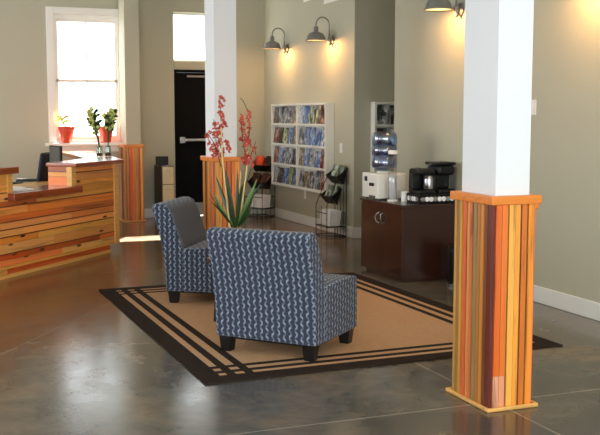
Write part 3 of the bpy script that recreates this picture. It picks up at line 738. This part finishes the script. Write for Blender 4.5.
# ------------------------------------------------------------------ wire brochure stands
def wire_stand(label, loc, rz, w_, d_, h, covers, cols, tlabel):
    """local x = width, opens to -y"""
    t = thing('brochure_stand', label, 'brochure stand', loc, rz)
    f = MB(); r0 = .005
    for x in (-w_ / 2, w_ / 2):
        f.tube([(x, d_ / 2, 0), (x, d_ / 2, h)], r0).tube([(x, -d_ / 2, 0), (x, -d_ / 2, h * .45), (x, 0, h * .8), (x, d_ / 2, h)], r0)
        f.tube([(x, -d_ / 2, .012), (x, d_ / 2, .012)], r0).tube([(x, -d_ / 2, .13), (x, d_ / 2, .13)], r0)
    for z in (.012, .13, .30): f.tube([(-w_ / 2, -d_ / 2, z), (w_ / 2, -d_ / 2, z)], r0).tube([(-w_ / 2, d_ / 2, z), (w_ / 2, d_ / 2, z)], r0)
    for k in range(1, 4): f.tube([(-w_ / 2 + w_ * k / 4, d_ / 2, .012), (-w_ / 2 + w_ * k / 4, d_ / 2, h)], .003)
    f.tube([(0, -d_ / 2, .012), (0, -d_ / 2, h * .45)], .003)
    f.build('wire_frame', M['blackmetal'], t)
    out = []
    for k, (zb, yo) in enumerate(((h - .21, .04), (h - .46, -.04))):
        mb = MB(); a, hh = .002, .17
        yb = yo + d_ / 2 - .02; yf = yb - .13
        mb.raw([(-w_ / 2, yf + .07, zb), (w_ / 2, yf + .07, zb), (w_ / 2, yb, zb + hh + .03), (-w_ / 2, yb, zb + hh + .03), (-w_ / 2, yf - .02, zb + .10), (w_ / 2, yf - .02, zb + .10)],
               [(0, 1, 2, 3), (0, 4, 5, 1), (0, 3, 4), (1, 5, 2)])
        solid(mb.build('tray', M['black'], t), .004)
        out.append((zb, yb, yf))
    MB().box(-w_ / 2, w_ / 2, -d_ / 2 + .01, d_ / 2 - .01, .135, .14).build('bottom_shelf', M['blackmetal'], t)
    R_ = Matrix.Translation(loc) @ Matrix.Rotation(rz, 4, 'Z')
    for k, (zb, yb, yf) in enumerate(out):
        for j in range(2):
            mb = MB(); x = -w_ / 4 + j * w_ / 2 - .005 + .01 * j
            for q in range(5):
                mb.M = Matrix.Translation((x, yf + .055 - q * .006, zb + .028 + .006 * q)) @ Matrix.Rotation(R(-24 + q * 1.5), 4, 'X') @ Matrix.Rotation(R((q - 2) * 2), 4, 'Y')
                mb.box(-w_ * .21, w_ * .21, -.002, .002, 0, .19)
            o = mb.build('brochure_pack', M[covers[k]], None); o.matrix_world = R_
            tag(o, '%s brochures in the %s tray of the %s, %s pocket' % (cols[k], ('top', 'middle')[k], tlabel, ('left', 'right')[j]), 'brochures', 'brochures in the ' + tlabel)
    for j in range(2):
        mb = MB(); x = -w_ / 4 + j * w_ / 2
        for q in range(7):
            mb.M = Matrix.Translation((x, -d_ / 2 + .04 + q * .022, .142)) @ Matrix.Rotation(R(-8), 4, 'X'); mb.box(-w_ * .22, w_ * .22, -.004, .004, 0, .19)
        o = mb.build('paper_stack', M['paper'], None); o.matrix_world = R_
        tag(o, 'upright white papers on the bottom shelf of the %s, %s half' % (tlabel, ('left', 'right')[j]), 'paper', 'papers in the ' + tlabel)
    return t
wire_stand('black wire brochure stand beside the dark cabinet, leafy brochures on top', (4.76, 11.14, 0), -PI / 2 , .35, .26, .87, ['greencover', 'greencover'], ['green and white', 'leafy green'], 'nearer wire stand')
wire_stand('black wire brochure stand in the far corner behind the red flowers', (4.70, 13.72, 0), -PI / 2 + .5, .36, .28, .88, ['orangecover', 'darkcover'], ['orange red', 'dark'], 'far corner wire stand')

# ------------------------------------------------------------------ espresso cabinet
CX0, CX1, CY0, CY1 = 3.99, XN - .024, 7.71, 8.60
cab = thing('storage_cabinet', 'dark espresso two-door cabinet under the coffee machines', 'cabinet', ((CX0 + CX1) / 2, (CY0 + CY1) / 2, 0))
hx, hy = (CX1 - CX0) / 2, (CY1 - CY0) / 2
MB().box(-hx + .025, hx, -hy + .01, hy - .01, .03, .68).build('body', M['espresso'], cab, bevel=.002)
MB().box(-hx + .05, hx, -hy + .04, hy - .04, 0, .03).build('plinth', M['espresso'], cab)
MB().box(-hx - .005, hx, -hy - .005, hy + .005, .68, .706).build('top_panel', M['espresso'], cab, bevel=.003)
for k, s_ in enumerate((-1, 1)):
    y0, y1 = (-hy + .012, -.0015) if s_ < 0 else (.0015, hy - .012)
    d = MB().box(-hx + .003, -hx + .023, y0, y1, .035, .676).build('door', M['espresso'], cab, bevel=.002)
    yk = s_ * .04; hmb = MB()
    hmb.tube([(-hx + .003, yk, .50), (-hx - .022, yk + s_ * .006, .515), (-hx - .03, yk + s_ * .02, .55), (-hx - .022, yk + s_ * .006, .585), (-hx + .003, yk, .60)], .0055)
    hmb.build('handle', M['steel'], d)
ZT = .707
# water cooler with bottle
wc = thing('water_cooler', 'white countertop water dispenser holding a blue bottle', 'water cooler', (4.155, 8.42, ZT))
MB().box(-.155, .15, -.175, .175, .012, .25).build('housing', M['laminate'], wc, bevel=.012)
for a in (-.11, .11):
    for b_ in (-.14, .14): MB().lathe([(.012, 0), (.012, .012)], c=(a, b_, 0), n=8).build('foot', M['black'], wc)
MB().box(-.158, -.1555, .05, .11, .17, .215).build('badge', M['navy'], wc)
for a in (-.05, -.1): MB().box(-.175, -.1555, a, a + .02, .13, .16).build('tap', M['black'], wc)
MB().box(-.163, -.1555, -.13, .0, .012, .04).build('drip_tray', M['darkgrey'], wc, bevel=.004)
MB().lathe([(.07, .245), (.075, .255), (.06, .27)], n=24).build('collar', M['laminate'], wc, smooth=True)
prof = [(.0, .262), (.03, .262), (.05, .275), (.115, .30), (.122, .325), (.122, .40), (.115, .408), (.115, .418), (.122, .426), (.122, .50), (.115, .508), (.115, .518), (.122, .526), (.122, .60), (.108, .635), (.05, .645), (.0, .645)]
MB().lathe(prof, n=32, caps=False).build('bottle', M['bottle'], wc, smooth=True)
MB().lathe([(.0, .28), (.045, .285), (.108, .306), (.116, .33), (.116, .52), (.0, .52)], n=28, caps=False).build('water', glass('water', (.62, .72, .88), .08), wc, smooth=True)
# cup dispenser
cd = thing('cup_dispenser', 'clear tube dispenser of white foam cups beside the water cooler', 'cup dispenser', (4.10, 8.13, ZT))
MB().lathe([(.05, 0), (.05, .012), (.02, .018)], n=20).build('base', M['laminate'], cd)
MB().lathe([(.038, .018), (.04, .02), (.04, .44), (.038, .44)], n=20, caps=False).build('tube', M['clear'], cd, smooth=True)
MB().lathe([(.0, .44), (.045, .44), (.045, .475), (.0, .478)], n=20, caps=False).build('lid', M['laminate'], cd, smooth=False)
mb = MB()
for k in range(16): mb.lathe([(.028, .02 + k * .013), (.034, .03 + k * .013), (.036, .032 + k * .013)], n=16)
mb.build('cup_column', M['paper'], cd)
# small white canister
tag(MB().lathe([(.034, 0), (.036, .004), (.036, .085), (.032, .095), (.0, .095)], n=20).build('canister', M['laminate'], loc=(4.19, 8.05, ZT)), 'small white canister between cup tube and coffee machines', 'canister')
# pod drawer
pdr = thing('pod_tray', 'black coffee pod tray under the coffee machines', 'pod tray', (4.36, 7.86, ZT))
DW, DD = .19, .12
MB().box(-DW, DW, -DD, DD, .075, .088).box(-DW, DW, -DD, DD, 0, .01).box(-DW, -DW + .008, -DD, DD, .01, .075).box(DW - .008, DW, -DD, DD, .01, .075).box(-DW + .008, DW - .008, DD - .01, DD, .01, .075).build('casing', M['black'], pdr, bevel=.002)
MB().box(-DW + .01, DW - .01, -DD + .02, DD - .02, .012, .02).build('drawer', M['black'], pdr)
for side in range(2):
    n = 8 if side == 0 else 5
    for k in range(n):
        if side == 0: c = (-DW + .04 + k * (2 * DW - .08) / (n - 1), -DD - .0015, .043); rot = Matrix.Rotation(PI / 2, 4, 'X')
        else: c = (-DW - .0015, -DD + .04 + k * (2 * DD - .08) / (n - 1), .043); rot = Matrix.Rotation(-PI / 2, 4, 'Y')
        mb = MB(); mb.M = Matrix.Translation(c) @ rot; mb.lathe([(.0, -.02), (.018, -.02), (.023, 0), (.021, .002), (.0, .002)], n=14, caps=False)
        mb.build('coffee_pod', M['paper' if k % 3 else 'steel'], pdr)
# coffee maker (left) with steel carafe
Z2 = ZT + .0885
cm = thing('coffee_maker', 'lower black coffee maker with steel carafe, left on the pod tray', 'coffee maker', (4.265, 7.86, Z2))
MB().box(-.085, .085, -.105, .105, 0, .035).build('base', M['black'], cm, bevel=.008)
MB().box(-.085, .085, .03, .105, .035, .19).build('tower', M['black'], cm, bevel=.008)
MB().box(-.09, .09, -.105, .105, .172, .228).build('brew_head', M['black'], cm, bevel=.024, seg=4)
MB().lathe([(.038, .037), (.044, .05), (.046, .14), (.038, .158), (.036, .166), (.0, .168)], c=(.035, -.06, 0), n=24).build('carafe', M['steel'], cm, smooth=True)
MB().tube([(.0, -.095, .15), (-.04, -.115, .14), (-.04, -.115, .08), (.0, -.1, .06)], .008).build('carafe_handle', M['black'], cm)
MB().lathe([(.03, .225), (.03, .235), (.0, .24)], c=(-.05, 0, 0), n=16).build('lid_knob', M['darkgrey'], cm)
# single serve brewer (right)
sb = thing('pod_brewer', 'taller black pod brewer with overhanging lid, right on the pod tray', 'coffee maker', (4.467, 7.865, Z2))
MB().box(-.08, .09, -.11, .11, 0, .04).build('base', M['black'], sb, bevel=.01)
MB().box(-.08, .09, .0, .11, .04, .24).build('tower', M['black'], sb, bevel=.012)
mb = MB().box(-.10, .085, -.115, .115, .165, .262); mb.build('brew_head', M['black'], sb, bevel=.038, seg=4)
MB().box(-.115, .095, -.11, .115, .258, .285).build('lid', M['black'], sb, bevel=.013, seg=4)
MB().tube([(-.10, -.08, .262), (-.112, -.0, .264), (-.10, .08, .262)], .006).build('lid_trim', M['steel'], sb)
MB().box(.091, .105, -.1, .1, .02, .24).build('water_tank', M['clear'], sb)
# waste bin behind near column
wb = thing('waste_bin', 'black round waste bin with metal foot ring beside the cabinet', 'bin', (4.44, 7.44, 0))
MB().lathe([(.115, 0), (.12, .004), (.12, .02), (.11, .026)], n=32).build('foot_ring', M['steel'], wb, smooth=False)
MB().lathe([(.10, .026), (.112, .05), (.116, .30), (.118, .34), (.108, .34), (.10, .1), (.0, .06)], n=32, caps=False).build('body', M['black'], wb, smooth=True)

# ------------------------------------------------------------------ file cabinet with black box
fc = thing('file_cabinet', 'narrow tan fronted file cabinet standing left of the black door', 'file cabinet', (3.28, 13.85, 0))
MB().box(-.09, .09, -.23, .25, 0, .78).build('body', M['darkgrey'], fc, bevel=.003)
for k in range(3):
    d = MB().box(-.082, .082, -.246, -.232, .02 + k * .255, .265 + k * .255).build('drawer', M['tan'], fc, bevel=.003)
    MB().box(-.03, .03, -.256, -.247, .2 + k * .255, .212 + k * .255).build('handle', M['steel'], d)
MB().box(-.085, .085, -.23, .25, .781, .79).build('top_plate', M['galv'], fc)
bx = thing('card_terminal', 'small black box on top of the narrow file cabinet', 'box', (3.22, 13.72, .791))
MB().box(-.085, .085, -.04, .04, .012, .135).build('housing', M['black'], bx, bevel=.006)
MB().box(-.05, .05, -.05, .05, 0, .012).build('foot', M['black'], bx)

# ------------------------------------------------------------------ barn lamps
def barn_lamp(label, y, x, z=2.46, out=.235, power=22, color=(1, .52, .17)):
    t = thing('barn_wall_lamp', label, 'wall lamp', (x, y, z), 0, 'galvanised gooseneck lamps')
    # wall plate, local -x into the room
    mb = MB(); mb.M = Matrix.Rotation(-PI / 2, 4, 'Y'); mb.lathe([(.058, .001), (.058, .018), (.04, .028), (.0, .03)], n=24); mb.build('wall_plate', M['galv'], t)
    MB().box(-.075, -.028, -.022, .022, -.03, .03).build('junction', M['galv'], t, bevel=.006)
    mb = MB(); mb.lathe([(.0, -.075), (.014, -.07), (.02, -.05), (.016, -.03)], c=(-.05, 0, 0), n=14, caps=False); mb.build('swivel_knob', M['galv'], t, smooth=True)
    pts = [(-.052, 0, .02)]
    h1, rr = .19, (out - .052) / 2
    pts += [(-.052, 0, h1 * .6)] + [(-.052 - rr + rr * math.cos(a), 0, h1 + rr * math.sin(a)) for a in [PI * k / 10 for k in range(11)]] + [(-out, 0, .15)]
    MB().tube(pts, .0085, 10).build('gooseneck_arm', M['galv'], t, smooth=True)
    c = (-out, 0, 0)
    MB().lathe([(.0, .165), (.026, .165), (.03, .15), (.032, .10), (.045, .088), (.045, .088)], c=c, n=20, caps=False).build('socket_cup', M['galv'], t, smooth=True)
    prof = [(.034, .10), (.06, .088), (.095, .07), (.112, .04), (.116, .01), (.138, -.01), (.138, -.016), (.112, .004), (.108, .036), (.09, .062), (.056, .078), (.02, .082)]
    MB().lathe(prof, c=c, n=32, caps=False).build('shade', M['galv'], t, smooth=True)
    mb = MB().lathe([(.0, .03), (.014, .034), (.02, .045), (.016, .06), (.01, .075), (.0, .078)], c=c, n=16, caps=False)
    bm_, nt_, b_ = newmat('lit_bulb') if 'bulb' not in M else (M['bulb'], None, None)
    if nt_:
        M['bulb'] = bm_; b_.inputs['Emission Color'].default_value = (1, .75, .42, 1); b_.inputs['Emission Strength'].default_value = 12
    o = mb.build('bulb', M['bulb'], t, smooth=True); o.visible_shadow = True
    l = bpy.data.lights.new('bulb_light', 'POINT'); l.energy = power; l.color = color; l.shadow_soft_size = .045
    lo = bpy.data.objects.new('bulb_light', l); COL.objects.link(lo); lo.parent = t; lo.location = (-out, 0, -.012)
    # a small uplight leak of the knob fitting: lens facing the wall
    return t
barn_lamp('grey gooseneck barn lamp above the magazine rack, farthest from viewer', 13.13, XR)
barn_lamp('grey gooseneck barn lamp above the right end of the magazine rack', 11.49, XR)
barn_lamp('grey gooseneck barn lamp above the coffee machines, cut by the top edge', 7.80, XN)
barn_lamp('gooseneck barn lamp on the wall right of the near column', 5.85, XN)

# ------------------------------------------------------------------ small wall things
def plate(x, y0, y1, z0, z1, name, label, cat, parts=True):
    t = thing(name, label, cat, (x, (y0 + y1) / 2, (z0 + z1) / 2)); hy, hz = abs(y1 - y0) / 2, (z1 - z0) / 2
    MB().box(-.008, -.001, -hy, hy, -hz, hz).build('cover_plate', M['trim'], t, bevel=.003)
    if parts: MB().box(-.014, -.008, -.008, .008, -.016, .016).build('toggle', M['trim'], t)
    return t
plate(XR, 11.17, 11.25, 1.04, 1.16, 'light_switch', 'white light switch just right of the large magazine rack', 'light switch')
plate(XR, 12.40, 12.48, .36, .475, 'power_outlet', 'white power outlet below the large magazine rack', 'outlet')
plate(XN, 6.60, 6.70, 1.51, 1.63, 'thermostat', 'white thermostat on the wall at the near column edge', 'thermostat')
plate(XR, 11.25, 11.78, 2.94, 3.1, 'white_plate', 'white plate high on the wall at the top edge of the photo', 'vent', False)  # flat white plate set just off the wall
plate(XR, 12.2, 12.5, 3.04, 3.16, 'white_plate', 'smaller white plate high above the magazine rack', 'vent', False)
